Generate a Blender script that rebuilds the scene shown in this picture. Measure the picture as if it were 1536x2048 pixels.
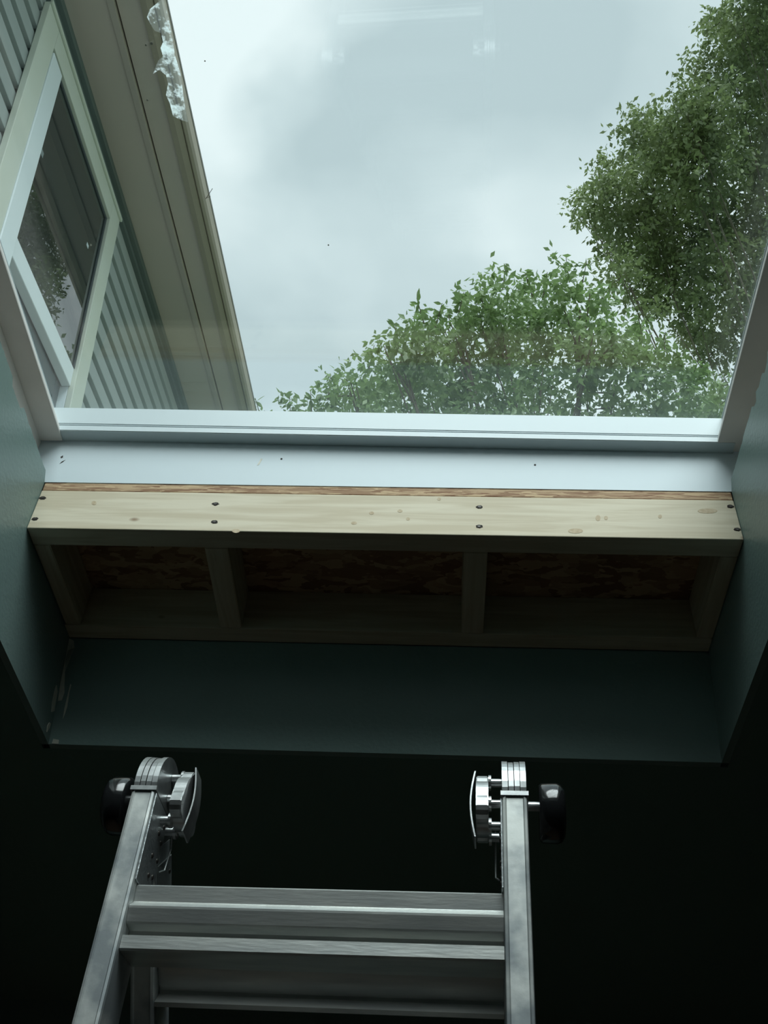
import bpy, bmesh, math, random
import numpy as np
from mathutils import Vector, Matrix
random.seed(4)
for o in list(bpy.data.objects): bpy.data.objects.remove(o)
S = bpy.context.scene
COL = S.collection

# ------------------------------------------------------------------ camera
F_PX = 2098.5
CAM = Vector((0.0, 0.0, 1.60))
RW = Matrix(((0.99840698, 0.03762361, 0.04204708), (-0.01514994, -0.53909045, 0.84211161), (-0.05435046, 0.84140713, 0.53766167)))
# rows of RW: image right, image up, viewing direction, in world axes
right, up, fwd = RW[0].copy(), RW[1].copy(), RW[2].copy()
fwd.normalize(); right = (right - fwd * right.dot(fwd)).normalized(); up = right.cross(fwd) 
if up.dot(RW[1]) < 0: up = -up
cd = bpy.data.cameras.new('camera'); cam = bpy.data.objects.new('camera', cd); COL.objects.link(cam)
m = Matrix.Identity(4)
for i in range(3):
    m[i][0] = right[i]; m[i][1] = up[i]; m[i][2] = -fwd[i]; m[i][3] = CAM[i]
cam.matrix_world = m
cd.sensor_fit = 'VERTICAL'; cd.sensor_height = 36.0; cd.sensor_width = 27.0
cd.lens = F_PX / 2048 * 36.0; cd.clip_start = 0.02; cd.clip_end = 500
S.camera = cam

# ------------------------------------------------------------------ world, light, exposure
S.view_settings.view_transform = 'Standard'; S.view_settings.look = 'None'
S.view_settings.gamma = 1.0; S.view_settings.use_curve_mapping = False
S.view_settings.exposure = 0.0
W = bpy.data.worlds.new('overcast sky'); S.world = W; W.use_nodes = True
nt = W.node_tree; nt.nodes.clear()
def wn(t, **k):
    n = nt.nodes.new(t)
    for a, b in k.items(): setattr(n, a, b)
    return n
tc = wn('ShaderNodeTexCoord')
mp = wn('ShaderNodeMapping'); mp.inputs['Location'].default_value = (3.1, 0.6, 0.35); mp.inputs['Scale'].default_value = (1.0, 1.0, 1.5)
nt.links.new(tc.outputs['Generated'], mp.inputs['Vector'])
no = wn('ShaderNodeTexNoise'); no.inputs['Scale'].default_value = 3.0; no.inputs['Detail'].default_value = 5.0
no.inputs['Roughness'].default_value = 0.45; no.inputs['Distortion'].default_value = 0.5
nt.links.new(mp.outputs['Vector'], no.inputs['Vector'])
cr = wn('ShaderNodeValToRGB')
cr.color_ramp.elements[0].position = 0.32; cr.color_ramp.elements[0].color = (0.47, 0.575, 0.605, 1)
cr.color_ramp.elements[1].position = 0.72; cr.color_ramp.elements[1].color = (0.78, 0.87, 0.885, 1)
e = cr.color_ramp.elements.new(0.5); e.color = (0.585, 0.69, 0.715, 1)
acc = no.outputs['Fac']
def wray(px, py): return (right * ((px - 768) / F_PX) + up * ((1024 - py) / F_PX) + fwd).normalized()
n2 = wn('ShaderNodeTexNoise'); n2.inputs['Scale'].default_value = 5.0; n2.inputs['Detail'].default_value = 4.0
nt.links.new(mp.outputs['Vector'], n2.inputs['Vector'])
wv = wn('ShaderNodeVectorMath', operation='MULTIPLY_ADD'); wv.inputs[1].default_value = (.22, .22, .22)
nt.links.new(n2.outputs['Color'], wv.inputs[0]); nt.links.new(tc.outputs['Generated'], wv.inputs[2])
off = Vector((.11, .11, .11))
for (px, py, rad_, amp) in ((500, 110, .085, .20), (960, 330, .09, .13), (1000, 440, .05, .08), (830, 500, .14, -.24), (660, 240, .08, -.12), (900, 60, .12, -.16), (1150, 200, .12, -.06), (1100, 60, .1, -.1)):
    dn = wn('ShaderNodeVectorMath', operation='DISTANCE'); nt.links.new(wv.outputs[0], dn.inputs[0]); dn.inputs[1].default_value = wray(px, py) + off
    mr = wn('ShaderNodeMapRange', interpolation_type='SMOOTHERSTEP'); mr.inputs['From Min'].default_value = rad_ * 1.7; mr.inputs['From Max'].default_value = 0.0
    mr.inputs['To Min'].default_value = 0.0; mr.inputs['To Max'].default_value = amp
    nt.links.new(dn.outputs['Value'], mr.inputs['Value'])
    ad = wn('ShaderNodeMath', operation='ADD'); nt.links.new(acc, ad.inputs[0]); nt.links.new(mr.outputs[0], ad.inputs[1]); acc = ad.outputs[0]
nt.links.new(acc, cr.inputs['Fac'])
bg = wn('ShaderNodeBackground'); bg.inputs['Strength'].default_value = 1.26
nt.links.new(cr.outputs['Color'], bg.inputs['Color'])
wo = wn('ShaderNodeOutputWorld'); nt.links.new(bg.outputs['Background'], wo.inputs['Surface'])
# the sun behind a thick cloud layer: very wide and soft, high and behind the camera
sd = bpy.data.lights.new('cloud veiled sun', 'SUN'); sd.energy = 4.3; sd.angle = math.radians(50); sd.color = (0.92, 0.99, 1.0)
so = bpy.data.objects.new('cloud veiled sun', sd); COL.objects.link(so)
so.rotation_euler = Vector((0.12, -0.50, 0.86)).to_track_quat('Z', 'Y').to_euler()
so.location = (0, -3, 8)

# ------------------------------------------------------------------ frames
TH = math.radians(12.2)                       # roof pitch
ct, st = math.cos(TH), math.sin(TH)
O = CAM - Vector((0.67839938, -1.43901486, -0.87821196))
# shaft frame: u right, v down the slope (away), w perpendicular to the roof
MS = Matrix(((1, 0, 0, O.x), (0, ct, st, O.y), (0, -st, ct, O.z), (0, 0, 0, 1)))
MSI = MS.inverted()
QH = Matrix(((0.999357667, -0.00472759316, -0.0355232763), (0.00470611690, 0.999988689, -0.000688159621), (0.0355261278, 0.000520540902, 0.999368612)))
MH = Matrix.Translation(CAM) @ QH.to_4x4()     # neighbour house frame
LH = Vector((-0.29522364, 0.99161555, 0.31240483))
LF = Matrix(((0.99861219, 0.05095763, 0.01330455), (-0.05263322, 0.97451426, 0.21806352), (-0.00185348, -0.21846115, 0.97584389)))
ML = Matrix.Translation(CAM + LH) @ LF.to_4x4()  # ladder frame: x across, y away, z up the front rail
WID = 1.157
def ray(px, py):
    return (right * ((px - 768) / F_PX) + up * ((1024 - py) / F_PX) + fwd)
def hit(M, px, py, n, d):
    """point where the sight line meets the plane n.p = d of frame M (frame coordinates)"""
    I = M.inverted(); o = I @ CAM; r = (I.to_3x3() @ ray(px, py)); n = Vector(n)
    return o + r * ((d - n.dot(o)) / n.dot(r))

# ------------------------------------------------------------------ materials
MATS = {}
def mat(name, col, rough=0.6, metal=0.0, noise=None, bump=None, spec=0.5, coat=0.0, stretch=None):
    """noise=(scale, amount, second colour)  bump=(scale,strength)"""
    if name in MATS: return MATS[name]
    M = bpy.data.materials.new(name); M.use_nodes = True; t = M.node_tree
    b = t.nodes['Principled BSDF']; b.inputs['Base Color'].default_value = (*col, 1)
    b.inputs['Roughness'].default_value = rough; b.inputs['Metallic'].default_value = metal
    b.inputs['Specular IOR Level'].default_value = spec; b.inputs['Coat Weight'].default_value = coat
    t2 = t.nodes.new('ShaderNodeTexCoord'); mp = t.nodes.new('ShaderNodeMapping')
    t.links.new(t2.outputs['Object'], mp.inputs['Vector'])
    if stretch: mp.inputs['Scale'].default_value = stretch
    if noise:
        n = t.nodes.new('ShaderNodeTexNoise'); n.inputs['Scale'].default_value = noise[0]; n.inputs['Detail'].default_value = 6
        r = t.nodes.new('ShaderNodeValToRGB'); r.color_ramp.elements[0].position = 0.5 - noise[1]; r.color_ramp.elements[1].position = 0.5 + noise[1]
        r.color_ramp.elements[0].color = (*col, 1); r.color_ramp.elements[1].color = (*noise[2], 1)
        t.links.new(mp.outputs['Vector'], n.inputs['Vector']); t.links.new(n.outputs['Fac'], r.inputs['Fac']); t.links.new(r.outputs['Color'], b.inputs['Base Color'])
    if bump:
        n = t.nodes.new('ShaderNodeTexNoise'); n.inputs['Scale'].default_value = bump[0]; n.inputs['Detail'].default_value = 4
        u = t.nodes.new('ShaderNodeBump'); u.inputs['Strength'].default_value = bump[1]; u.inputs['Distance'].default_value = 0.002
        t.links.new(mp.outputs['Vector'], n.inputs['Vector']); t.links.new(n.outputs['Fac'], u.inputs['Height']); t.links.new(u.outputs['Normal'], b.inputs['Normal'])
    MATS[name] = M; return M

def pine_mat(name, a, b_, knot):
    M = bpy.data.materials.new(name); M.use_nodes = True; t = M.node_tree; B = t.nodes['Principled BSDF']
    B.inputs['Roughness'].default_value = 0.72
    tc = t.nodes.new('ShaderNodeTexCoord'); mp = t.nodes.new('ShaderNodeMapping'); mp.inputs['Scale'].default_value = (1.6, 26, 26)
    n = t.nodes.new('ShaderNodeTexNoise'); n.inputs['Scale'].default_value = 3.0; n.inputs['Detail'].default_value = 5; n.inputs['Distortion'].default_value = 0.6
    r = t.nodes.new('ShaderNodeValToRGB'); r.color_ramp.elements[0].position = 0.38; r.color_ramp.elements[1].position = 0.62
    r.color_ramp.elements[0].color = (*a, 1); r.color_ramp.elements[1].color = (*b_, 1)
    t.links.new(tc.outputs['Object'], mp.inputs['Vector']); t.links.new(mp.outputs['Vector'], n.inputs['Vector']); t.links.new(n.outputs['Fac'], r.inputs['Fac'])
    mp2 = t.nodes.new('ShaderNodeMapping'); mp2.inputs['Scale'].default_value = (0.55, 1, 1); mp2.inputs['Location'].default_value = (0.37, 0.11, 0.02)
    v = t.nodes.new('ShaderNodeTexVoronoi'); v.inputs['Scale'].default_value = 13
    t.links.new(tc.outputs['Object'], mp2.inputs['Vector']); t.links.new(mp2.outputs['Vector'], v.inputs['Vector'])
    k = t.nodes.new('ShaderNodeValToRGB'); k.color_ramp.elements[0].position = 0.03; k.color_ramp.elements[1].position = 0.08
    k.color_ramp.elements[0].color = (1, 1, 1, 1); k.color_ramp.elements[1].color = (0, 0, 0, 1)
    t.links.new(v.outputs['Distance'], k.inputs['Fac'])
    mx = t.nodes.new('ShaderNodeMix'); mx.data_type = 'RGBA'; mx.inputs[7].default_value = (*knot, 1)
    t.links.new(r.outputs['Color'], mx.inputs[6]); t.links.new(k.outputs['Color'], mx.inputs[0]); t.links.new(mx.outputs[2], B.inputs['Base Color'])
    u = t.nodes.new('ShaderNodeBump'); u.inputs['Strength'].default_value = 0.15; u.inputs['Distance'].default_value = 0.001
    t.links.new(n.outputs['Fac'], u.inputs['Height']); t.links.new(u.outputs['Normal'], B.inputs['Normal'])
    return M

def osb_mat():
    M = bpy.data.materials.new('oriented strand board'); M.use_nodes = True; t = M.node_tree; B = t.nodes['Principled BSDF']
    B.inputs['Roughness'].default_value = 0.8
    tc = t.nodes.new('ShaderNodeTexCoord'); mp = t.nodes.new('ShaderNodeMapping'); mp.inputs['Scale'].default_value = (2.2, 4.5, 22)
    n = t.nodes.new('ShaderNodeTexNoise'); n.inputs['Scale'].default_value = 7; n.inputs['Detail'].default_value = 3
    ad = t.nodes.new('ShaderNodeVectorMath'); ad.operation = 'ADD'
    sc = t.nodes.new('ShaderNodeVectorMath'); sc.operation = 'SCALE'; sc.inputs['Scale'].default_value = 0.35
    v = t.nodes.new('ShaderNodeTexVoronoi'); v.inputs['Scale'].default_value = 13
    t.links.new(tc.outputs['Object'], mp.inputs['Vector']); t.links.new(mp.outputs['Vector'], n.inputs['Vector'])
    t.links.new(n.outputs['Color'], sc.inputs[0]); t.links.new(mp.outputs['Vector'], ad.inputs[0]); t.links.new(sc.outputs[0], ad.inputs[1]); t.links.new(ad.outputs[0], v.inputs['Vector'])
    r = t.nodes.new('ShaderNodeValToRGB'); r.color_ramp.elements[0].position = 0.1; r.color_ramp.elements[1].position = 0.9
    r.color_ramp.elements[0].color = (0.26, 0.14, 0.075, 1); r.color_ramp.elements[1].color = (0.56, 0.40, 0.24, 1)
    sp = t.nodes.new('ShaderNodeSeparateColor'); t.links.new(v.outputs['Color'], sp.inputs[0]); t.links.new(sp.outputs[0], r.inputs['Fac'])
    t.links.new(r.outputs['Color'], B.inputs['Base Color'])
    return M

def glass_mat(name, tint, ior=1.5, back=None):
    M = bpy.data.materials.new(name); M.use_nodes = True; t = M.node_tree; t.nodes.clear()
    o = t.nodes.new('ShaderNodeOutputMaterial'); mx = t.nodes.new('ShaderNodeMixShader'); fr = t.nodes.new('ShaderNodeFresnel'); fr.inputs['IOR'].default_value = ior
    g = t.nodes.new('ShaderNodeBsdfGlossy'); g.inputs['Roughness'].default_value = 0.0
    if back is None:
        tr = t.nodes.new('ShaderNodeBsdfTransparent'); tr.inputs['Color'].default_value = (*tint, 1)
        # thin pane: fresnel evaluated the same from both faces
        ge = t.nodes.new('ShaderNodeNewGeometry'); lw = t.nodes.new('ShaderNodeLayerWeight')
        mt = t.nodes.new('ShaderNodeMath'); mt.operation = 'POWER'; mt.inputs[1].default_value = 2.6
        lw.inputs['Blend'].default_value = 0.5; t.links.new(lw.outputs['Facing'], mt.inputs[0])
        m2 = t.nodes.new('ShaderNodeMath'); m2.operation = 'MULTIPLY_ADD'; m2.inputs[1].default_value = 0.40; m2.inputs[2].default_value = 0.035
        t.links.new(mt.outputs[0], m2.inputs[0]); t.links.new(m2.outputs[0], mx.inputs[0])
    else:
        tr = t.nodes.new('ShaderNodeBsdfDiffuse'); tr.inputs['Color'].default_value = (*back, 1); t.links.new(fr.outputs[0], mx.inputs[0])
    t.links.new(tr.outputs[0], mx.inputs[1]); t.links.new(g.outputs[0], mx.inputs[2]); t.links.new(mx.outputs[0], o.inputs['Surface'])
    return M

def leaf_mat(name, a, b_):
    M = bpy.data.materials.new(name); M.use_nodes = True; t = M.node_tree; t.nodes.clear()
    o = t.nodes.new('ShaderNodeOutputMaterial'); mx = t.nodes.new('ShaderNodeMixShader'); mx.inputs[0].default_value = 0.45
    d = t.nodes.new('ShaderNodeBsdfDiffuse'); tl = t.nodes.new('ShaderNodeBsdfTranslucent')
    gl = t.nodes.new('ShaderNodeBsdfGlossy'); gl.inputs['Roughness'].default_value = 0.45; m2 = t.nodes.new('ShaderNodeMixShader'); m2.inputs[0].default_value = 0.05
    tc = t.nodes.new('ShaderNodeTexCoord'); n = t.nodes.new('ShaderNodeTexNoise'); n.inputs['Scale'].default_value = 1.7; n.inputs['Detail'].default_value = 6
    r = t.nodes.new('ShaderNodeValToRGB'); r.color_ramp.elements[0].position = 0.36; r.color_ramp.elements[1].position = 0.64
    r.color_ramp.elements[0].color = (*a, 1); r.color_ramp.elements[1].color = (*b_, 1)
    t.links.new(tc.outputs['Object'], n.inputs['Vector']); t.links.new(n.outputs['Fac'], r.inputs['Fac'])
    t.links.new(r.outputs['Color'], d.inputs['Color']); t.links.new(r.outputs['Color'], tl.inputs['Color'])
    t.links.new(d.outputs[0], mx.inputs[1]); t.links.new(tl.outputs[0], mx.inputs[2])
    t.links.new(mx.outputs[0], m2.inputs[1]); t.links.new(gl.outputs[0], m2.inputs[2]); t.links.new(m2.outputs[0], o.inputs['Surface'])
    return M

def residue_mat():
    M = bpy.data.materials.new('dried white residue'); M.use_nodes = True; t = M.node_tree; t.nodes.clear()
    o = t.nodes.new('ShaderNodeOutputMaterial'); mx = t.nodes.new('ShaderNodeMixShader')
    d = t.nodes.new('ShaderNodeBsdfTranslucent'); d.inputs['Color'].default_value = (0.78, 0.86, 0.86, 1); tr = t.nodes.new('ShaderNodeBsdfTransparent')
    tc = t.nodes.new('ShaderNodeTexCoord'); n = t.nodes.new('ShaderNodeTexNoise'); n.inputs['Scale'].default_value = 55; n.inputs['Detail'].default_value = 8; n.inputs['Roughness'].default_value = 0.7
    r = t.nodes.new('ShaderNodeValToRGB'); r.color_ramp.elements[0].position = 0.46; r.color_ramp.elements[1].position = 0.62
    r.color_ramp.elements[0].color = (0.05, 0.05, 0.05, 1); r.color_ramp.elements[1].color = (0.75, 0.75, 0.75, 1)
    t.links.new(tc.outputs['Object'], n.inputs['Vector']); t.links.new(n.outputs['Fac'], r.inputs['Fac']); t.links.new(r.outputs['Color'], mx.inputs[0])
    t.links.new(tr.outputs[0], mx.inputs[1]); t.links.new(d.outputs[0], mx.inputs[2]); t.links.new(mx.outputs[0], o.inputs['Surface'])
    return M

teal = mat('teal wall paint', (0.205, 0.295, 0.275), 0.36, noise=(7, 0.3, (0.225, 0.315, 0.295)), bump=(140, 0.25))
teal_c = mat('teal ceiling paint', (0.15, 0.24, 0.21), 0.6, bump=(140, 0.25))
gypsum = mat('broken gypsum edge', (0.62, 0.60, 0.54), 0.9, noise=(60, 0.2, (0.42, 0.40, 0.35)), bump=(90, 0.6))
plaster = mat('bare joint compound', (0.80, 0.78, 0.68), 0.9, noise=(50, 0.2, (0.6, 0.6, 0.52)), bump=(80, 0.6))
white = mat('white painted vinyl', (0.58, 0.66, 0.68), 0.42, noise=(3, 0.4, (0.61, 0.69, 0.71)))
whitebd = mat('white faced board', (0.62, 0.705, 0.74), 0.5, noise=(4, 0.4, (0.60, 0.68, 0.71)))
jamb = mat('warm white window jamb', (0.86, 0.83, 0.79), 0.5, noise=(9, 0.25, (0.74, 0.71, 0.67)))  # warm white, tone varies at random
pine = pine_mat('pine lumber', (0.58, 0.50, 0.36), (0.69, 0.62, 0.475), (0.26, 0.16, 0.09))
osb = osb_mat()
screwm = mat('dark screw head', (0.05, 0.045, 0.04), 0.5, 0.6)
holem = mat('shadowed screw hole', (0.03, 0.025, 0.02), 0.9)
alu = mat('brushed worn aluminium', (0.50, 0.53, 0.53), 0.42, 0.85, noise=(22, 0.18, (0.34, 0.37, 0.38)), bump=(220, 0.3))
alu_s = mat('scuffed aluminium rail', (0.30, 0.33, 0.34), 0.5, 0.5, noise=(16, 0.08, (0.66, 0.68, 0.65)), bump=(90, 0.12))
tread = mat('darkened rung tread', (0.10, 0.10, 0.095), 0.75, 0.2, noise=(40, 0.3, (0.16, 0.155, 0.15)))  # rung tops coloured dark to weaken their mirror image in the skylight glass
alu_r = mat('ribbed aluminium rung', (0.60, 0.61, 0.58), 0.38, 0.75, noise=(30, 0.2, (0.46, 0.48, 0.47)), bump=(120, 0.08), stretch=(0.5, 3, 3))
steel = mat('cast hinge metal', (0.58, 0.60, 0.60), 0.34, 0.9, noise=(60, 0.2, (0.36, 0.37, 0.37)))
blackp = mat('glossy black plastic', (0.012, 0.013, 0.014), 0.16, coat=0.6)
rubber = mat('black rubber', (0.02, 0.02, 0.02), 0.8)
siding = mat('grey green siding', (0.31, 0.355, 0.34), 0.6, noise=(5, 0.4, (0.34, 0.385, 0.37)))
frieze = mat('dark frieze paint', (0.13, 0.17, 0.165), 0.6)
soff = mat('taupe soffit paint', (0.58, 0.51, 0.46), 0.6, noise=(4, 0.35, (0.52, 0.485, 0.44)))
soff2 = mat('brown aged gutter paint', (0.42, 0.38, 0.31), 0.55, noise=(14, 0.3, (0.34, 0.31, 0.25)), stretch=(1, 0.15, 1))
casing = mat('cream window casing', (0.56, 0.60, 0.50), 0.5, noise=(6, 0.3, (0.62, 0.67, 0.60)))
sashm = mat('pale blue white sash', (0.72, 0.80, 0.82), 0.4)
darkfr = mat('dark sash track', (0.10, 0.12, 0.13), 0.5)
shingle = mat('grey roof shingle', (0.24, 0.24, 0.23), 0.9, noise=(40, 0.2, (0.30, 0.30, 0.29)))
grass = mat('lawn', (0.06, 0.10, 0.03), 0.95, noise=(3, 0.3, (0.09, 0.13, 0.05)))
floorm = mat('dark floorboards', (0.13, 0.088, 0.058), 0.7, noise=(6, 0.3, (0.17, 0.115, 0.075)), stretch=(1, 8, 1))
bark = mat('tree bark', (0.10, 0.085, 0.065), 0.9, noise=(20, 0.3, (0.16, 0.14, 0.11)), bump=(60, 0.8))
glass = glass_mat('skylight pane', (0.985, 0.998, 0.996))
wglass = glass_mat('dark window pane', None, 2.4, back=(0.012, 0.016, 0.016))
leafA = leaf_mat('ash leaf', (0.15, 0.205, 0.085), (0.25, 0.32, 0.135))
leafB = leaf_mat('young green leaf', (0.13, 0.215, 0.075), (0.24, 0.35, 0.14))
residue = residue_mat()

# ------------------------------------------------------------------ helpers
def obj(name, bm, mats, parent=None, M=None, smooth=False):
    """one mesh object; M = frame matrix for top level things, parts live in their parent's frame"""
    me = bpy.data.meshes.new(name)
    if isinstance(bm, bmesh.types.BMesh):
        bmesh.ops.recalc_face_normals(bm, faces=bm.faces); bm.to_mesh(me); bm.free()
    else: me.from_pydata(*bm); me.update()
    for x in (mats if isinstance(mats, (list, tuple)) else [mats]): me.materials.append(x)
    if smooth:
        for p in me.polygons: p.use_smooth = True
    o = bpy.data.objects.new(name, me); COL.objects.link(o)
    if parent: o.parent = parent
    elif M is not None: o.matrix_world = M
    return o
def thing(name, label, cat, M, group=None, kind=None):
    o = bpy.data.objects.new(name, None); COL.objects.link(o); o.matrix_world = M; o.empty_display_size = 0.1
    tag(o, label, cat, group, kind); return o
def tag(o, label=None, cat=None, group=None, kind=None):
    if label: o['label'] = label
    if cat: o['category'] = cat
    if group: o['group'] = group
    if kind: o['kind'] = kind
    return o
def dup(o, parent=None, **kw):
    c = o.copy(); COL.objects.link(c); c.parent = parent if parent else o.parent
    return c
def box(bm, x0, x1, y0, y1, z0, z1, mi=0, bev=0.0):
    v = [bm.verts.new(p) for p in ((x0,y0,z0),(x1,y0,z0),(x1,y1,z0),(x0,y1,z0),(x0,y0,z1),(x1,y0,z1),(x1,y1,z1),(x0,y1,z1))]
    fs = []
    for q in ((0,3,2,1),(4,5,6,7),(0,1,5,4),(1,2,6,5),(2,3,7,6),(3,0,4,7)):
        f = bm.faces.new([v[i] for i in q]); f.material_index = mi; fs.append(f)
    if bev:
        ed = {e for f in fs for e in f.edges}
        bmesh.ops.bevel(bm, geom=list(ed), offset=bev, segments=2, affect='EDGES', profile=0.5)
    return v
def hexa(bm, P):
    v = [bm.verts.new(p) for p in P]
    for q in ((0,3,2,1),(4,5,6,7),(0,1,5,4),(1,2,6,5),(2,3,7,6),(3,0,4,7)): bm.faces.new([v[i] for i in q])
def prism(bm, pts, a0, a1, axis=0, mi=0, side_mi=None):
    """extrude 2-D outline along an axis; pts are the other two coordinates in xyz order"""
    def P(a, p): return {0: (a, p[0], p[1]), 1: (p[0], a, p[1]), 2: (p[0], p[1], a)}[axis]
    A = [bm.verts.new(P(a0, p)) for p in pts]; B = [bm.verts.new(P(a1, p)) for p in pts]
    f = bm.faces.new(A); f.material_index = mi; f = bm.faces.new(B[::-1]); f.material_index = mi
    n = len(pts)
    for i in range(n):
        f = bm.faces.new((A[i], B[i], B[(i+1) % n], A[(i+1) % n])); f.material_index = mi if side_mi is None else side_mi
def ring(bm, o, i, z0, z1, mi=0):
    """rectangular slab o=(x0,x1,y0,y1) with a rectangular hole i"""
    X = [o[0], i[0], i[1], o[1]]; Y = [o[2], i[2], i[3], o[3]]
    v = {(a, b, c): bm.verts.new((X[a], Y[b], (z0, z1)[c])) for a in range(4) for b in range(4) for c in range(2)}
    for a in range(3):
        for b in range(3):
            if a == 1 and b == 1: continue
            bm.faces.new((v[a,b,1], v[a+1,b,1], v[a+1,b+1,1], v[a,b+1,1])); bm.faces.new((v[a,b,0], v[a,b+1,0], v[a+1,b+1,0], v[a+1,b,0]))
    for k in range(3):
        bm.faces.new((v[k,0,0], v[k+1,0,0], v[k+1,0,1], v[k,0,1])); bm.faces.new((v[k,3,0], v[k,3,1], v[k+1,3,1], v[k+1,3,0]))
        bm.faces.new((v[0,k,0], v[0,k,1], v[0,k+1,1], v[0,k+1,0])); bm.faces.new((v[3,k,0], v[3,k+1,0], v[3,k+1,1], v[3,k,1]))
    bm.faces.new((v[1,1,0], v[1,1,1], v[2,1,1], v[2,1,0])); bm.faces.new((v[1,2,0], v[2,2,0], v[2,2,1], v[1,2,1]))
    bm.faces.new((v[1,1,0], v[1,2,0], v[1,2,1], v[1,1,1])); bm.faces.new((v[2,1,0], v[2,1,1], v[2,2,1], v[2,2,0]))
def cyl(bm, c0, c1, r0, r1=None, n=20, cap=True):
    r1 = r0 if r1 is None else r1; c0, c1 = Vector(c0), Vector(c1); d = (c1 - c0).normalized()
    a = d.orthogonal().normalized(); b = d.cross(a)
    A = [bm.verts.new(c0 + (a*math.cos(t) + b*math.sin(t))*r0) for t in (2*math.pi*i/n for i in range(n))]
    B = [bm.verts.new(c1 + (a*math.cos(t) + b*math.sin(t))*r1) for t in (2*math.pi*i/n for i in range(n))]
    for i in range(n): bm.faces.new((A[i], A[(i+1)%n], B[(i+1)%n], B[i]))
    if cap: bm.faces.new(A[::-1]); bm.faces.new(B)
def lathe_x(bm, prof, cy, cz, n=36):
    """prof: list of (x, r) revolved round an axis parallel to x"""
    rows = []
    for x, r in prof:
        rows.append([bm.verts.new((x, cy + r*math.cos(2*math.pi*i/n), cz + r*math.sin(2*math.pi*i/n))) for i in range(n)])
    for a, b in zip(rows, rows[1:]):
        for i in range(n): bm.faces.new((a[i], a[(i+1)%n], b[(i+1)%n], b[i]))
    bm.faces.new(rows[0][::-1]); bm.faces.new(rows[-1])
def tube(bm, pts, r, n=8):
    for a, b in zip(pts, pts[1:]): cyl(bm, a, b, r, r, n)
NB = bmesh.new

# ------------------------------------------------------------------ room and roof (structure)
WC = -0.190; WD = 0.125; VT = -1.70; VB = 0.3468; DW = 0.0127
X0, X1, Y0, Y1 = -1.75, 2.15, -2.4, 2.935      # room, world axes
bm = NB(); U0, U1 = X0 - O.x - 0.1, X1 - O.x + 0.1
ring(bm, (U0, U1, -4.2, 1.90), (-DW - .0003, WID + DW + .0003, VT - DW - .0003, VB + .0143), WC, WC + DW)
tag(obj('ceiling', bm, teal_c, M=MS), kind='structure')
bm = NB(); ring(bm, (U0 - 0.3, U1 + 0.6, -4.6, 2.3), (-DW - 0.002, WID + DW + 0.002, VT - DW - 0.002, VB + 0.02), WC + DW + 0.001, 0.106)
tag(obj('roof', bm, shingle, M=MS), kind='structure')
# solid roof edge behind the wooden frame and the white board
bm = NB(); prism(bm, [(.3065, .106), (.3065, 0), (VB + .0145, -.176), (VB + .0195, -.176), (VB + .0195, .106)], -DW, WID + DW, 0); box(bm, -0.3, WID + 0.3, 0.046, 0.6, 0.109, 0.2)
tag(obj('trim_2', bm, shingle, M=MS), kind='structure')
bm = NB(); box(bm, X0 - 0.2, X1 + 0.2, Y0 - 0.2, Y1 + 0.2, -0.08, 0.0); tag(obj('floor', bm, floorm), kind='structure')
def ceil_z(y):      # height of the ceiling plane over world y
    p0 = MS @ Vector((0, 0, WC)); return p0.z - (y - p0.y) * math.tan(TH)
for nm, xa, xb in (('wall_west', X0 - 0.12, X0), ('wall_east', X1, X1 + 0.12)):
    bm = NB(); prism(bm, [(Y0 - .12, 0), (Y1 + .12, 0), (Y1 + .12, ceil_z(Y1 + .12)), (Y0 - .12, ceil_z(Y0 - .12))], xa, xb, 0)
    tag(obj(nm, bm, teal), kind='structure')
for nm, ya, yb in (('wall_north', Y1, Y1 + 0.12), ('wall_south', Y0 - 0.12, Y0)):
    bm = NB(); prism(bm, [(ya, 0), (yb, 0), (yb, ceil_z(yb)), (ya, ceil_z(ya))], X0, X1, 0)
    tag(obj(nm, bm, teal), kind='structure')
bm = NB(); box(bm, -60, 60, -60, 60, -0.5, -0.4); tag(obj('ground', bm, grass), kind='structure')

# shaft side walls: drywall sheets whose top edge was cut roughly (w = 0.125)
def jag(side):
    """(v, top w) samples of the ragged upper edge"""
    rnd = random.Random(11 + side); pts = [(VT, WD)]; v = VT
    while v < -0.03:
        v += rnd.uniform(0.004, 0.012) if v > -.5 else .03; a = WD + rnd.uniform(-0.0014, 0.0016)
        if side < 0 and -0.205 < v < -0.150: a = WD - 0.0125 + rnd.uniform(0, 0.002)      # broken-out notch
        if side > 0 and -0.262 < v < -0.236: a = WD - rnd.uniform(0.006, 0.012)
        if side > 0 and -0.236 < v < -0.205: a = WD - rnd.uniform(0.001, 0.005)
        if side > 0 and -0.190 < v < -0.172: a = WD - rnd.uniform(0.006, 0.011)
        if v < -0.018: pts.append((v, a))
    pts += [(-0.012, WD + 0.001), (0.0, 0.1085), (0.001, 0.0885), (0.295, 0.0885), (0.3035, -0.045), (VB + .001, WC + .0005)]
    return pts
for nm, side, xa, xb in (('wall_left', -1, -DW, 0.0), ('wall_right', 1, WID, WID + DW)):
    bm = NB(); P = jag(side); G = [[bm.verts.new((x, v, w)) for x in (xa, xb) for w in (WC, t_)] for v, t_ in P]
    for A, B in zip(G, G[1:]):
        bm.faces.new((A[0], A[1], B[1], B[0])); bm.faces.new((A[2], B[2], B[3], A[3])); bm.faces.new((A[0], B[0], B[2], A[2]))
        bm.faces.new((A[1], A[3], B[3], B[1])).material_index = 1
    bm.faces.new((G[0][0], G[0][2], G[0][3], G[0][1])); bm.faces.new((G[-1][0], G[-1][1], G[-1][3], G[-1][2]))
    wl = tag(obj(nm, bm, [teal, gypsum], M=MS), kind='structure')
    if side < 0: WL = wl
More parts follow.
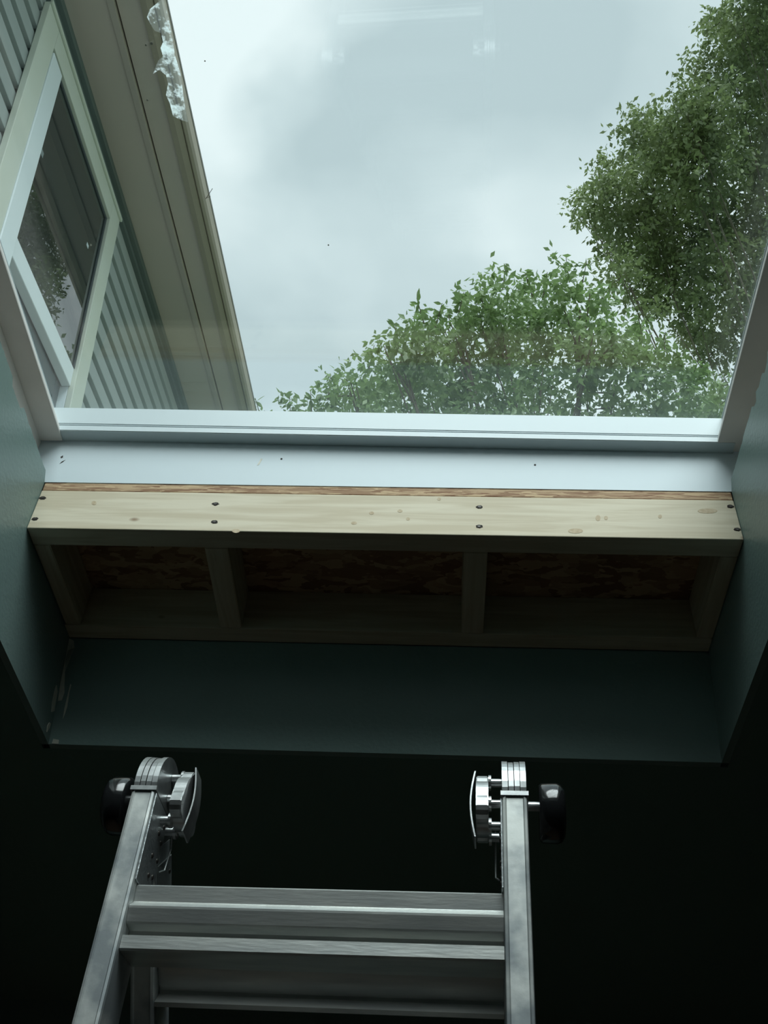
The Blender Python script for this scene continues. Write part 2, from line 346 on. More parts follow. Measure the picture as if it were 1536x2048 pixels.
bm = NB(); prism(bm, [(0.292, 0.0), (0.306, 0.0), (VB + 0.014, WC), (VB, WC)], 0.0, WID, 0)
WF = tag(obj('wall_front', bm, teal, M=MS), kind='structure')
bm = NB(); box(bm, 0.0, WID, VT - DW, VT, WC, 0.2); tag(obj('wall_back', bm, teal, M=MS), kind='structure')
# plaster torn bare in the far left corner
def patch(name, pix, n, d, parent, off, material, lim=None):
    n = Vector(n).normalized(); P = []
    for x, y in pix:
        q = hit(MS, x, y, n, d)
        if lim: q.x = max(q.x, lim)
        P.append(q)
    bm = NB(); A = [bm.verts.new(q) for q in P]; B = [bm.verts.new(q + n*off) for q in P]
    bm.faces.new(A); bm.faces.new(B[::-1])
    for i in range(len(A)): bm.faces.new((A[i], B[i], B[(i+1)%len(A)], A[(i+1)%len(A)]))
    bmesh.ops.triangulate(bm, faces=[f for f in bm.faces if len(f.verts) > 4])
    return obj(name, bm, material, parent)
dv, dw = (VB - 0.292), WC; nf = Vector((0, -dw, dv)).normalized() * -1     # far wall normal toward the room
nf = Vector((0, -0.190, -dv)).normalized(); df = nf.dot(Vector((0, 0.292, 0)))
patch('bare_plaster', [(128,1277),(148,1282),(149,1296),(136,1301),(131,1320),(130,1344),(129,1370),(129,1386),(124,1401),(116,1402),(116,1371),(118,1341),(124,1300)], nf, df, WF, 0.0012, plaster, 0.0005)
patch('bare_plaster', [(143,1370),(139,1384),(135,1412),(130,1428),(126,1438),(129,1418),(137,1384),(141,1368)], nf, df, WF, 0.0012, plaster, 0.0005)
patch('bare_plaster', [(112,1370),(114,1384),(110,1405),(108,1422),(102,1424),(104,1404),(108,1384)], (1, 0, 0), 0.0, WL, 0.0012, plaster)
patch('bare_plaster', [(98,1445),(101,1447),(97,1458),(93,1464),(94,1452)], (1, 0, 0), 0.0, WL, 0.0012, plaster)
patch('bare_plaster', [(107,1478),(118,1480),(117,1488),(104,1487)], nf, df, WF, 0.0012, plaster, 0.0005)

# white board under the skylight
bm = NB(); hexa(bm, [(-0.06, 0, .1088), (WID + .06, 0, .1088), (WID + .06, .045, .1088), (-0.06, .045, .1088), (-0.06, 0, .2198), (WID + .06, 0, .2120), (WID + .06, .045, .2120), (-0.06, .045, .2198)])
tb = tag(obj('trim_1', bm, whitebd, M=MS), kind='structure')
for (x, z) in ((.4004, .1748), (.8373, .1677)):
    bm = NB(); cyl(bm, (x, -0.0006, z), (x, 0.004, z), 0.0018, n=12); obj('nail_head', bm, holem, tb)
patch('scuff_mark', [(121,914),(126,911),(126,915),(122,917)], (0, 1, 0), 0.0, tb, -0.0004, screwm)
patch('scuff_mark', [(119,928),(124,923),(131,920),(125,925)], (0, 1, 0), 0.0, tb, -0.0004, screwm)
patch('scuff_mark', [(514,931),(522,917),(525,918),(518,930)], (0, 1, 0), 0.0, tb, -0.0003, plaster)

# ------------------------------------------------------------------ skylight = window_1
sky = tag(bpy.data.objects.new('window_1', None), 'fixed skylight with white frame and a large clear pane', None, None, 'structure')
COL.objects.link(sky); sky.matrix_world = MS
bm = NB(); ring(bm, (-0.10, WID + 0.10, VT - 0.06, 0.09), (-0.036, WID + 0.034, VT, 0.047), 0.1065, 0.2118)
obj('curb', bm, jamb, sky)
# bottom rail: two profiles with a fine joint, right end sits a little lower
def rail2(name, lo, hi, v0, v1, mt):
    bm = NB(); L, R = -0.03, WID + 0.02
    hexa(bm, [(L, v0, lo[0]), (R, v0, lo[1]), (R, v1, lo[0+1]), (L, v1, lo[0]), (L, v0, hi[0]), (R, v0, hi[1]), (R, v1, hi[1]), (L, v1, hi[0])])
    bmesh.ops.bevel(bm, geom=bm.edges[:], offset=0.0012, segments=2, affect='EDGES'); return obj(name, bm, mt, sky)
rail2('glazing_bead', (.2165, .2035), (.2310, .2175), -0.0245, 0.045, white)
rail2('joint_strip', (.2310, .2175), (.2345, .2205), -0.0225, 0.045, white)
rail2('bottom_rail', (.2325, .2190), (.2335, .2200), -0.0243, 0.045, white)
rail2('bottom_rail', (.2350, .2210), (.2795, .2680), -0.0245, 0.045, white)
# side and top rails: slanted inner face
for nm, s in (('side_rail', 0), ('side_rail', 1)):
    if s == 0: pts = [(0.0035, .2125), (0.0035, .2165), (-0.002, .232), (-0.014, .256), (-0.0255, .279), (-0.06, .279), (-0.06, .2125)]
    else: pts = [(1.1465, .2045), (1.1465, .2085), (1.150, .222), (1.158, .245), (1.1655, .268), (1.22, .268), (1.22, .2045)]
    bm = NB(); prism(bm, pts, VT - 0.02, -0.003, 1); obj(nm, bm, jamb, sky, smooth=False)
    lip = [(-0.0285, .279), (-0.0245, .279), (-0.0245, .2815), (-0.0285, .2815)] if s == 0 else [(1.1640, .268), (1.1680, .268), (1.1680, .2705), (1.1640, .2705)]
    bm = NB(); prism(bm, lip, VT, -0.003, 1); obj('gasket', bm, white, sky)
bm = NB(); box(bm, -0.03, WID + 0.02, VT - 0.05, VT + 0.015, 0.2125, 0.279); obj('top_rail', bm, white, sky)
for k, dz in enumerate((0.0, 0.014)):
    bm = NB(); a, b = .2825 + dz, .2712 + dz; t = .004
    hexa(bm, [(-.055, VT, a), (WID + .06, VT, b), (WID + .06, .02, b), (-.055, .02, a), (-.055, VT, a + t), (WID + .06, VT, b + t), (WID + .06, .02, b + t), (-.055, .02, a + t)])
    obj('glass_pane', bm, glass, sky)
bm = NB(); ring(bm, (-0.10, WID + 0.10, VT - 0.06, 0.05), (-0.05, WID + 0.04, VT - 0.02, 0.016), 0.2835, 0.302); obj('outer_cap', bm, white, sky)
# residue scraped on the glass, upper left
gn = Vector((0.01, 0, 1)).normalized(); gd = gn.dot(Vector((-.055, 0, .2822)))
patch('glue_residue', [(326,-4),(312,8),(300,18),(294,34),(306,30),(312,44),(303,52),(310,62),(322,66),(326,84),(321,96),(326,112),(316,122),(306,148),(318,140),(326,136),(332,150),(336,168),(332,190),(340,208),(346,232),(362,240),(376,244),(368,200),(362,150),(350,110),(344,70),(336,30)], gn, gd, sky, -0.0002, residue)
for (x, y, r) in ((292, 90, 2), (303, 87, 3), (295, 200, 2), (657, 490, 1.5), (410, 122, 1.5), (182, 490, 2)):
    patch('dried_speck', [(x+r,y),(x+r*.6,y+r),(x-r,y+r*.8),(x-r*.8,y-r),(x+r*.3,y-r)], gn, gd, sky, -0.0002, plaster)

# ------------------------------------------------------------------ unfinished wooden frame box
wf = thing('wooden_frame', 'unfinished pine lumber frame box fixed below the white board of the skylight', 'frame', MS)
def lum(name, x0, x1, y0, y1, z0, z1, mt=pine):
    bm = NB(); cx, cy, cz = (x0+x1)/2, (y0+y1)/2, (z0+z1)/2
    box(bm, x0-cx, x1-cx, y0-cy, y1-cy, z0-cz, z1-cz, bev=0.0015); o = obj(name, bm, mt, wf); o.location = (cx, cy, cz); return o
lum('front_board', 0.0006, WID - 0.0006, 0.0, 0.0408, 0.0, 0.0885)
lum('rear_board', 0.0006, WID - 0.0006, 0.2527, 0.2905, 0.0, 0.0885)
def cross(name, x0, x1, skew):
    bm = NB(); hexa(bm, [(x0, .0412, 0), (x1, .0412, 0), (x1 + skew, .2523, 0), (x0 + skew, .2523, 0), (x0, .0412, .0885), (x1, .0412, .0885), (x1 + skew, .2523, .0885), (x0 + skew, .2523, .0885)])
    # grain runs along the piece: object frame turned so its x axis follows it
    R = Matrix.Rotation(math.radians(90), 4, 'Z'); bmesh.ops.transform(bm, matrix=R.inverted(), verts=bm.verts)
    bmesh.ops.bevel(bm, geom=bm.edges[:], offset=0.0015, segments=2, affect='EDGES')
    o = obj(name, bm, pine, wf); o.matrix_local = R; return o
cross('end_rail', 0.001, 0.0285, 0.002); cross('end_rail', 1.1285, WID - 0.001, 0.0)
cross('stud', 0.289, 0.3275, -0.003); cross('stud', 0.7165, 0.7550, 0.001)
lum('strand_board', 0.001, WID - 0.001, 0.0005, 0.2905, 0.0890, 0.1075, osb)
for i, (x, z) in enumerate([(.0075, .0699), (.0086, .0204), (.3032, .0618), (.3084, .0201), (.7413, .064), (.7398, .0194), (1.1489, .0737), (1.1500, .0218)]):
    bm = NB(); rr = random.Random(i)
    # splintered countersink with the screw head inside
    n = 16; A = [bm.verts.new((x + math.cos(t*2*math.pi/n)*rr.uniform(.0038, .0058)*1.15, -0.0005, z + math.sin(t*2*math.pi/n)*rr.uniform(.0032, .0044))) for t in range(n)]
    B = [bm.verts.new((q.co.x, 0.0006, q.co.z)) for q in A]
    bm.faces.new(A); bm.faces.new(B[::-1])
    for k in range(n): bm.faces.new((A[k], B[k], B[(k+1)%n], A[(k+1)%n]))
    s = obj('screw_hole', bm, holem, wf)
    bm = NB(); cyl(bm, (x, -0.0012, z), (x, 0.0, z), 0.0026, n=12); obj('screw', bm, screwm, s)
# knots that stand out on the front board
for (x, y, a, b) in ((1151, 1062, 15, 5), (743, 1026, 5, 3), (800, 1022, 5, 3), (816, 1038, 4, 3), (878, 998, 4, 3), (472, 1062, 8, 4), (1196, 1036, 5, 6), (1212, 1036, 4, 4), (1415, 1022, 20, 5), (188, 1006, 5, 4), (1320, 1033, 4, 4), (708, 1046, 6, 3)):
    pix = [(x + a*math.cos(t*math.pi/6), y + b*math.sin(t*math.pi/6)) for t in range(12)]
    o = patch('knot', pix, (0, 1, 0), 0.0, wf, -0.0003, mat('pine knot', (0.44, 0.33, 0.20), 0.7, noise=(160, 0.25, (0.60, 0.50, 0.35))))

# ------------------------------------------------------------------ neighbouring house (frame MH, origin at the camera, x = -1.2 is its wall)
HX = -1.2; K = 1.2
house = thing('house', 'grey sided neighbouring house wall with taupe soffit, seen through the skylight', 'house', MH)
ZS = 2.820 * K; YA, YB = -3.0, 9.0; ZB = -0.25
WY0, WY1, WZ0, WZ1 = 1.630*K, 2.400*K, 1.22*K, 2.711*K     # casing outline
bm = NB()
for (ya, yb, za, zb) in ((YA, WY0 + .06, ZB, ZS + .1), (WY1 - .06, YB, ZB, ZS + .1), (WY0 + .06, WY1 - .06, ZB, WZ0 + .06), (WY0 + .06, WY1 - .06, WZ1 - .06, ZS + .1)):
    box(bm, HX - 0.14, HX - 0.022, ya, yb, za, zb)
obj('sheathing', bm, siding, house)
# lap siding: every course a board of its own, split at the window
zc = 2.508; z = zc - 26*0.102
prof = lambda z: [(HX - 0.0215, z), (HX + 0.0005, z), (HX + 0.0015, z + .006), (HX - .002, z + .070), (HX - .012, z + .086), (HX - .0195, z + .1015), (HX - .0215, z + .1015)]
def board(ya, yb, z):
    bm = NB(); prism(bm, prof(z), ya, yb, 1); obj('siding_board', bm, siding, house)
while z < WZ1 + 0.01:
    if z > ZB:
        if z + .102 < WZ0 or z > WZ1: board(YA, YB, z)
        else: board(YA, WY0 + 0.012, z); board(WY1 - 0.012, YB, z)
    z += 0.102
zf = z
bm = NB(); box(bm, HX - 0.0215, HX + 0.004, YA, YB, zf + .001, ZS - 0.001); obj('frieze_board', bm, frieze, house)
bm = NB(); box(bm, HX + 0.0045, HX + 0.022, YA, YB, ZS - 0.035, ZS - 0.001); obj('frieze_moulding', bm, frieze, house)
# soffit, one piece per visible strip
xs = [HX - 0.02, -0.8583*K, -0.8343*K, -0.7661*K]
bm = NB(); box(bm, xs[0], xs[1] - .002, YA, YB, ZS, ZS + .02); obj('soffit_panel', bm, soff, house)
bm = NB(); prism(bm, [(xs[1] - .001, ZS - .010), (xs[2] - .006, ZS - .018), (xs[2] - .006, ZS + .02), (xs[1] - .001, ZS + .02)], YA, YB, 1); obj('soffit_batten', bm, soff, house)
bm = NB(); box(bm, xs[2], xs[3], YA, YB, ZS + .002, ZS + .02); obj('soffit_panel', bm, soff, house)
bm = NB(); prism(bm, [(xs[3] + .001, ZS - .010), (-.7480*K, ZS - .012), (-.7300*K, ZS - .004), (-.7300*K, ZS + .06), (xs[3] + .001, ZS + .06)], YA, YB, 1); obj('fascia_board', bm, soff2, house)
bm = NB(); prism(bm, [(-.7292*K, ZS + .001), (-.7240*K, ZS - .006), (-.7150*K, ZS - .002), (-.7085*K, ZS + .012), (-.7070*K, ZS + .07), (-.7292*K, ZS + .07)], YA, YB, 1); obj('gutter', bm, soff2, house)
bm = NB(); prism(bm, [(-.7050*K, ZS + .071), (-.7050*K, ZS + .085), (HX - 2.2, ZS + 1.0), (HX - 2.2, ZS + .9), (HX, ZS + .2), (HX, ZS + .071)], YA, YB, 1); obj('house_roof', bm, shingle, house)
# window of the house: casing, head cap, stile, meeting rail, two panes
def hb(name, x0, x1, y0, y1, z0, z1, mt, parent=house, bev=0.002):
    bm = NB(); box(bm, x0, x1, y0, y1, z0, z1, bev=bev); return obj(name, bm, mt, parent)
hw = tag(obj('window', (lambda b: (box(b, HX - .10, HX - .06, WY0 + .02, WY1 - .02, WZ0 + .02, WZ1 - .02), b)[1])(NB()), darkfr, house))
cwid = 0.098
hb('casing', HX + .0025, HX + .024, WY0, WY0 + cwid, WZ0, WZ1, casing, hw)
hb('casing', HX + .0025, HX + .024, WY1 - cwid, WY1, WZ0, WZ1, casing, hw)
hb('casing', HX + .0025, HX + .024, WY0 + cwid + .0005, WY1 - cwid - .0005, WZ1 - cwid - .006, WZ1, casing, hw)
hb('casing', HX + .0025, HX + .030, WY0 + cwid + .0005, WY1 - cwid - .0005, WZ0, WZ0 + cwid, casing, hw)
hb('head_cap', HX + .0245, HX + .032, WY0 - .004, WY1 + .004, WZ1 - .012, WZ1 + .004, casing, hw, .001)
# jamb reveals
hb('reveal', HX - .0590, HX + .002, WY0 + cwid - .02, WY0 + cwid, WZ0 + cwid, WZ1 - cwid, sashm, hw, .001)
hb('reveal', HX - .0590, HX + .002, WY1 - cwid, WY1 - cwid + .02, WZ0 + cwid, 1.99*K, sashm, hw, .001)
GY0, GY1 = 1.787*K, 2.305*K
hb('stile', HX - .020, HX + .028, WY0 + cwid + .001, GY0, WZ0 + cwid + .001, WZ1 - cwid - .03, sashm, hw, .003)
hb('meeting_rail', HX - .022, HX + .010, GY0 + .0005, WY1 - cwid - .001, 1.925*K, 1.990*K, sashm, hw, .003)
hb('pane_seal', HX + .0072, HX + .012, WY1 - cwid - .012, WY1 - cwid - .001, 1.9905*K, WZ1 - cwid - .007, darkfr, hw, .001)
hb('pane_seal', HX + .0072, HX + .012, GY0, WY1 - cwid - .013, WZ1 - cwid - .018, WZ1 - cwid - .007, darkfr, hw, .001)
hb('sash_frame', HX - .045, HX - .026, WY1 - cwid - .045, WY1 - cwid - .001, WZ0 + cwid, 1.925*K, darkfr, hw, .002)
hb('pane_seal', HX + .0072, HX + .012, WY1 - cwid - .012, WY1 - cwid - .001, 1.9905*K, WZ1 - cwid - .007, darkfr, hw, .001)
hb('pane_seal', HX + .0072, HX + .012, GY0, WY1 - cwid - .013, WZ1 - cwid - .018, WZ1 - cwid - .007, darkfr, hw, .001)
hb('sash_frame', HX - .045, HX - .026, GY0, WY1 - cwid - .046, 1.86*K, 1.924*K, darkfr, hw, .002)
hb('sash_frame', HX - .058, HX - .046, GY0, WY1 - cwid - .001, 1.84*K, 1.859*K, sashm, hw, .002)
hb('glass_pane', HX + .006, HX + .007, GY0, WY1 - cwid - .001, 1.9905*K, WZ1 - cwid - .007, wglass, hw, 0)
hb('glass_pane', HX - .056, HX - .0475, GY0, WY1 - cwid - .001, WZ0 + cwid, 1.839*K, wglass, hw, 0)
q = hit(MH, 175, 491, (1, 0, 0), HX + .0075)
hb('tag', HX + .0072, HX + .0085, q.y - .010, q.y + .010, q.z - .008, q.z + .008, white, hw, .0005)  # small white rectangle on the upper pane
q = hit(MH, 83, 303, (1, 0, 0), HX + .0075)
hb('tag', HX + .0072, HX + .0080, q.y - .018, q.y + .018, q.z - .012, q.z + .012, mat('grey pane mark', (.2, .24, .24), .6), hw, .0005)  # larger grey rectangle on the upper pane
# dry twig caught on the gutter lip
q0 = MH @ hit(MH, 407, 404, (0, 0, 1), ZS + .012); 
tw = MH @ hit(MH, 425, 377, (0, 0, 1), ZS + .012)
bm = NB(); tube(bm, [Vector((0, 0, 0)), (tw - q0) * .55 + Vector((.002, 0, .004)), (tw - q0)], .0012, 6); tube(bm, [(tw - q0) * .3, (tw - q0) * .45 + Vector((.012, .002, 0))], .0009, 5)
tag(obj('twig', bm, bark, M=Matrix.Translation(q0)), 'tiny dry twig sticking out from the gutter edge of the house', 'twig')

# ------------------------------------------------------------------ ladder
RT, RD, LW = 0.0235, 0.052, 0.380
lad = thing('ladder', 'worn aluminium folding ladder with hinged top and black lock knobs', 'ladder', ML)
FL = (1.60 + LH.z) / LF[2][2] - 0.012           # front rail length to the floor
PHI = math.radians(42.0); HC = Vector((0, 0.042, 0.011))
MR = Matrix.Translation(HC) @ Matrix.Rotation(PHI, 4, 'X') @ Matrix.Translation(-HC)     # swings the rear half away
def lb(name, bm, mt, parent=lad, smooth=False, rear=False):
    if rear: bmesh.ops.transform(bm, matrix=MR, verts=bm.verts)
    return obj(name, bm, mt, parent, smooth=smooth)
def rail_bm(x0, inner, L, top=0.0, off=0.0):
    bm = NB(); x1 = x0 + RT; y0, y1 = off, off + RD; w = .0022; g = .0012
    # box rail with a fine lip along both front edges
    pts = [(x0, y0 + .003), (x0 + .0008, y0 + .0008), (x0 + .003, y0), (x0 + .0042, y0 + g), (x1 - .0042, y0 + g), (x1 - .003, y0), (x1 - .0008, y0 + .0008), (x1, y0 + .003), (x1, y1 - .003), (x1 - .003, y1), (x0 + .003, y1), (x0, y1 - .003)]
    prism(bm, pts, top - L, top, 2); return bm
LR = (Vector(ML @ MR @ Vector((0, 0, 0))).z); 
dirR = (ML.to_3x3() @ MR.to_3x3() @ Vector((0, 0, -1))); RL = (LR - 0.075) / -dirR.z
for x0 in (0.0, LW - RT):
    r = lb('front_rail', rail_bm(x0, 0, FL), alu_s)
    bm = NB(); box(bm, x0 - .004, x0 + RT + .004, -.004, RD + .004, -FL - .010, -FL + .06, bev=.003); lb('rubber_foot', bm, rubber, r)
    # cast cap at the rail mouth
    bm = NB(); ring(bm, (x0 - .0012, x0 + RT + .0012, -.0012, RD + .0012), (x0 + .0018, x0 + RT - .0018, .0022, RD - .003), -.003, .0015); lb('rail_cap', bm, steel, r)
    r = lb('rear_rail', rail_bm(x0, 0, RL, -0.03), alu_s, rear=True)
    bm = NB(); box(bm, x0 - .004, x0 + RT + .004, -.004, RD + .004, -RL - .035, -RL + .03, bev=.003); lb('rubber_foot', bm, rubber, r, rear=True)
# rungs: ribbed extrusion
RP = [(.0160, -.0925), (.0125, -.0925), (.0112, -.0940), (.0130, -.1078), (.0120, -.1092), (.0052, -.1140), (.0038, -.1158), (.0040, -.1178), (.0070, -.1290), (.0085, -.1305), (.0200, -.1320), (.0200, -.1400), (.0070, -.1412), (.0050, -.1425), (.0050, -.1535), (.0070, -.1550), (.0460, -.1530), (.0480, -.1500), (.0480, -.0980), (.0450, -.0940)]
def rung(dz, rear=False):
    bm = NB(); prism(bm, [(y, z + dz) for y, z in RP], RT + .0003, LW - RT - .0003, 0); bm.faces.ensure_lookup_table(); bm.faces[-1].material_index = 1; return lb('rear_rung' if rear else 'rung', bm, [alu_r, tread], rear=rear)
k = 0.0
while -0.16 - k > -FL + .1: rung(-k); k += .285
RP2 = [(.004, -.112), (.018, -.166), (.0165, -.1690), (.0020, -.1710), (.0020, -.1755), (.046, -.1755), (.048, -.166), (.048, -.112)]
k = 0.0
while -0.16 - k > -RL + .1:
    bm = NB(); prism(bm, [(y, z - k) for y, z in RP2], RT + .0003, LW - RT - .0003, 0); bm.faces.ensure_lookup_table(); bm.faces[-1].material_index = 1; lb('rear_rung', bm, [alu_r, tread], rear=True); k += .285
# hinges
def disc_outline(r, tail, w0, w1):
    """round head with a tapering tail going down, in (y, z) about HC"""
    pts = []
    a0 = math.radians(-50)
    for i in range(33):
        a = a0 + (math.pi - 2*a0) * i / 32; pts.append((HC.y + r*math.cos(a), HC.z + r*math.sin(a)))
    pts += [(HC.y - w1/2, HC.z - tail), (HC.y + w1/2, HC.z - tail)]
    return pts
for hx, s in ((0.0, 1), (LW, -1)):             # s points inward
    X = lambda a: hx + s*a
    def pr(name, pts, a, b, mt, rear=False, bev=.0007):
        bm = NB(); prism(bm, pts, min(X(a), X(b)), max(X(a), X(b)), 0); 
        if bev: bmesh.ops.bevel(bm, geom=[e for e in bm.edges if abs(e.verts[0].co.x - e.verts[1].co.x) < 1e-6], offset=bev, segments=2, affect='EDGES')
        return lb(name, bm, mt, rear=rear)
    pr('hinge_plate', disc_outline(.0415, .060, .05, .034), .0006, .0060, steel)
    pr('hinge_plate', disc_outline(.0410, .068, .05, .034), .0066, .0114, steel, rear=True)
    pr('hinge_plate', disc_outline(.0405, .068, .05, .034), .0122, .0170, steel, rear=True)
    pr('hinge_plate', disc_outline(.0415, .060, .05, .034), .0178, .0232, steel)
    # side straps riveted to both rails
    st_ = pr('hinge_strap', [(.002, -.004), (.052, -.004), (.054, -.05), (.051, -.092), (.002, -.092)], .0237, .0250, alu)
    for (y, z) in ((.045, -.018), (.034, -.030), (.046, -.034), (.030, -.055), (.044, -.070), (.032, -.074), (.047, -.052)):
        bm = NB(); lathe_x(bm, [(X(.0250), .0026), (X(.0258), .0024), (X(.0264), .0012)], y, z, 10); lb('rivet', bm, screwm, st_)
    st_ = pr('hinge_strap', [(.002, -.045), (.052, -.045), (.052, -.110), (.002, -.110)], .0237, .0248, alu, rear=True)
    for (y, z) in ((.044, -.060), (.040, -.078), (.046, -.092)):
        bm = NB(); lathe_x(bm, [(X(.0248), .0026), (X(.0256), .0024), (X(.0262), .0012)], y, z, 10); lb('rivet', bm, screwm, st_, rear=True)
    # three-lobed locking spider with its pins, inside
    pts = []
    for i in range(48):
        a = 2*math.pi*i/48 + .0; rr = .0265 + .0085*max(0, math.cos(3*(a - math.radians(90))))**1.0 if True else 0
        pts.append((HC.y + rr*math.cos(a), HC.z - .005 + rr*math.sin(a)))
    sp = pr('lock_spider', pts, .0362, .0480, steel, bev=.001)
    bm = NB(); n = 10
    prof = [(.0482 + .0045*math.sin(math.pi*i/(n)), -.034 + .070*i/n) for i in range(n+1)]
    A = [(X(a), z + HC.z - .006) for a, z in prof] + [(X(a + .0015), z + HC.z - .006) for a, z in reversed(prof)]
    prism(bm, A, HC.y - .012, HC.y + .012, 1); lb('bowed_cover', bm, steel, sp)
    for z0 in (-.028, .001, .024):
        for dy in ((0,) if z0 > 0.02 else (-.010, .012) if z0 < 0 else (0,)):
            bm = NB(); lathe_x(bm, [(X(.0234), .0042), (X(.0363), .0042)], HC.y + dy, HC.z + z0, 16); lb('lock_pin', bm, steel, sp, smooth=False)
            bm = NB(); lathe_x(bm, [(X(.0335), .0075), (X(.0361), .0075)], HC.y + dy, HC.z + z0, 18); lb('pin_collar', bm, steel, sp)
    # shaft and black knob, outside
    bm = NB(); lathe_x(bm, [(X(-.0002), .0046), (X(-.0130), .0046)], HC.y, HC.z - .001, 18); sh = lb('knob_shaft', bm, steel)
    bm = NB(); lathe_x(bm, [(X(-.0120), .0225), (X(-.0126), .0262), (X(-.0150), .0280), (X(-.0290), .0285), (X(-.0330), .0270), (X(-.0360), .0230), (X(-.0375), .0120)], HC.y, HC.z - .008, 40)
    lb('lock_knob', bm, blackp, smooth=True)
    # added thin wire standing in for the bright edge of the hinge plate
    bm = NB(); tube(bm, [Vector((X(.030), .050, -.002)), Vector((X(.030), .066, -.030)), Vector((X(.030), .060, -.055)), Vector((X(.027), .054, -.060))], .0009, 8); lb('plate_edge_wire', bm, steel)

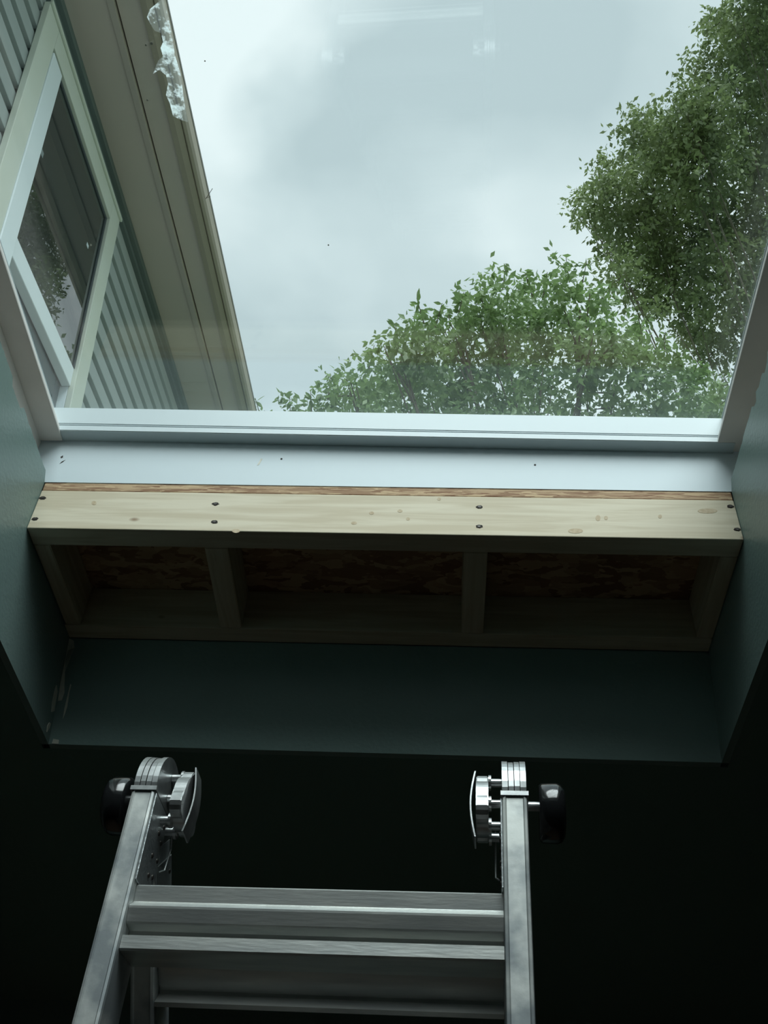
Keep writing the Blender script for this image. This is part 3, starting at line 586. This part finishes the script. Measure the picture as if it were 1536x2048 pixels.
# ------------------------------------------------------------------ trees beyond the skylight
def make_tree(name, label, depth, blobs, leafm, leaf_len, dens, trunk_px, seed, spread, singles):
    """crowns stand in the garden; each blob (image x, y, radius px) gives the direction, depth its distance"""
    rng = np.random.default_rng(seed); rnd = random.Random(seed)
    C = []; 
    for (x, y, r) in blobs:
        d = depth * (1 + rnd.uniform(-.10, .10)); p = CAM + ray(x, y) * d; C.append((np.array(p), r / F_PX * d))
    base = CAM + ray(*trunk_px) * depth; base.z = -0.4
    root = thing(name, label, 'tree', Matrix.Translation(base)); b0 = np.array(base)
    bm = NB(); top = Vector(sum(c for c, r in C) / len(C)) - base; top = Vector((top.x*.35, top.y*.35, top.z*.72))
    pts = [Vector((0, 0, 0)), Vector((top.x*.15, top.y*.2, top.z*.35)), Vector((top.x*.6, top.y*.6, top.z*.7)), top]
    rad = [.20, .16, .11, .06]
    for a, b, ra, rb in zip(pts, pts[1:], rad, rad[1:]): cyl(bm, a, b, ra, rb, 12)
    obj('trunk', bm, bark, root, smooth=True)
    for i, (c, r) in enumerate(C):
        if i % 3: continue
        s = pts[1] + (top - pts[1]) * rnd.uniform(.2, 1.0); e_ = Vector(c - b0); mid = (s + e_) / 2 + Vector((rnd.uniform(-.2, .2), rnd.uniform(-.2, .2), -.1))
        bm = NB(); cyl(bm, s, mid, .022, .013, 7); cyl(bm, mid, e_, .013, .005, 7)
        for q in range(4):
            d_ = Vector(rng.normal(size=3)); d_.normalize(); cyl(bm, mid.lerp(e_, rnd.uniform(.3, 1)), e_ + d_ * r * .85, .007, .003, 5)
        obj('branch', bm, bark, root)
    V = []; Fq = []; SG = []
    for c, r in C:
        ns = max(6, int(dens * (r / leaf_len)**2)); nl = 9; N = ns * nl
        nrm = lambda a: a / np.linalg.norm(a, axis=-1, keepdims=True)
        d = nrm(rng.normal(size=(ns, 3)))
        cen = c + d * (rng.random(ns)**.42 * r * rng.uniform(.86, 1.12, ns))[:, None]
        ax = nrm(d * .5 + rng.normal(size=(ns, 3)) * .5 + np.array([0, 0, -.15]))
        ax = np.repeat(ax, nl, 0); j = np.tile(np.arange(nl), ns)[:, None] / nl
        p = np.repeat(cen, nl, 0) + ax * leaf_len * spread * j + rng.normal(size=(N, 3)) * leaf_len * .22
        dd = nrm(ax * .5 + rng.normal(size=(N, 3)) * .75 + np.array([0, 0, -.5]))
        sd_ = nrm(np.cross(dd, rng.normal(size=(N, 3)))); nn = np.cross(dd, sd_)
        L = (leaf_len * rng.uniform(.7, 1.25, N))[:, None]; w = L * rng.uniform(.21, .29, N)[:, None]
        q = np.stack([p, p + dd*L*.45 + sd_*w + nn*L*.06, p + dd*L, p + dd*L*.45 - sd_*w + nn*L*.06], 1).reshape(-1, 3)
        V.append(q)
    V = np.concatenate(V); i0 = np.arange(0, len(V), 4)
    Fq = np.stack([i0, i0+1, i0+2, i0, i0+2, i0+3], 1).reshape(-1, 3)
    V = V - b0
    me = bpy.data.meshes.new('foliage'); me.vertices.add(len(V)); me.vertices.foreach_set('co', V.astype(np.float32).ravel())
    Fq = np.array(Fq, dtype=np.int32); me.loops.add(Fq.size); me.loops.foreach_set('vertex_index', Fq.ravel())
    me.polygons.add(len(Fq)); me.polygons.foreach_set('loop_start', np.arange(0, Fq.size, 3, dtype=np.int32)); me.polygons.foreach_set('loop_total', np.full(len(Fq), 3, np.int32))
    me.update(); me.validate(); me.materials.append(leafm)
    o = bpy.data.objects.new('foliage', me); COL.objects.link(o); o.parent = root; o['kind'] = 'stuff'
    # single leaves on the shoots that stand out against the sky
    me1 = bpy.data.meshes.new('leaf'); L = 1.0
    me1.from_pydata([(0,0,0), (.16,.3,.03), (.2,.5,.04), (.1,.8,.0), (0,1,-.05), (-.1,.8,0), (-.2,.5,.04), (-.16,.3,.03)], [], [(0,1,2,3,4),(0,4,5,6,7)]); me1.materials.append(leafm)
    nleaf = 0
    for (x, y) in singles:
        p0 = CAM + ray(x, y) * depth * .97; tip = CAM + ray(x + rnd.uniform(-5, 5), y - 16) * depth * .97
        bm = NB(); cyl(bm, p0 - base - (tip - p0)*2.2, tip - base, .004, .0018, 5); obj('shoot', bm, bark, root)
        for j in range(11):
            p = p0.lerp(tip, rnd.uniform(-1.6, 1.05)) - base
            o = bpy.data.objects.new('leaf', me1); COL.objects.link(o); o.parent = root; o.location = p
            o.rotation_euler = (rnd.uniform(-1.3, .9), rnd.uniform(-.8, .8), rnd.uniform(0, 6.28)); s_ = leaf_len * rnd.uniform(.9, 1.4); o.scale = (s_, s_, s_); nleaf += 1
    print(name, 'leaves', len(V)//4, nleaf)
    return root
make_tree('tree', 'big dark green tree filling the upper right of the skylight view', 15.0,
    [(1510,30,70),(1475,90,50),(1500,140,75),(1440,40,30),(1400,160,42),(1425,215,48),(1375,230,50),(1300,275,52),(1262,262,28),(1350,290,70),(1225,350,40),(1185,400,34),(1170,425,22),(1250,400,60),(1310,380,70),(1400,340,85),(1500,270,95),
     (1240,470,48),(1300,490,70),(1380,470,85),(1480,430,95),(1235,540,34),(1290,570,48),(1360,580,60),(1450,560,85),(1300,620,26),(1390,655,45),(1420,700,34),(1500,660,60),(1560,560,80),
     (1600,100,110),(1620,300,130),(1640,500,130),(1620,700,110),(1780,420,170),(1780,160,160),(1720,-40,150),(1570,-70,90),(1500,830,90),(1680,900,150),(1900,650,200),(1850,900,180)],
    leafA, .088, 6.5, (1750, 1100), 3, 3.2, [(1394,132),(1278,236),(1196,332),(1150,420),(1192,470),(1444,10),(1418,40),(1250,620)])
make_tree('tree', 'lower light green tree rising behind the bottom edge of the skylight glass', 6.6,
    [(600,838,26),(545,842,16),(650,800,26),(700,785,40),(665,770,16),(760,745,42),(800,700,38),(850,650,34),(850,700,55),(920,650,42),(950,620,34),(1010,585,40),(1000,640,60),(1075,610,42),(1130,570,34),(1160,620,48),(1200,650,34),
     (1080,680,75),(940,720,80),(830,770,65),(750,800,50),(1190,700,60),(1260,690,42),(1310,720,45),(1230,770,80),(1340,790,60),(1400,760,40),(1080,780,60),(1000,790,60),(1420,820,45),(900,810,60),
     (580,850,40),(700,870,70),(850,890,90),(1000,900,100),(1170,900,110),(1340,900,110),(1480,900,90)],
    leafB, .050, 5.5, (1050, 1250), 7, 3.0, [(515,812),(580,808),(622,796),(660,764),(745,706),(792,664),(838,612),(880,622),(924,600),(962,586),(1010,545),(1055,562),(1092,560),(1134,530),(1170,540),(1205,590),(1280,650),(1330,680)])
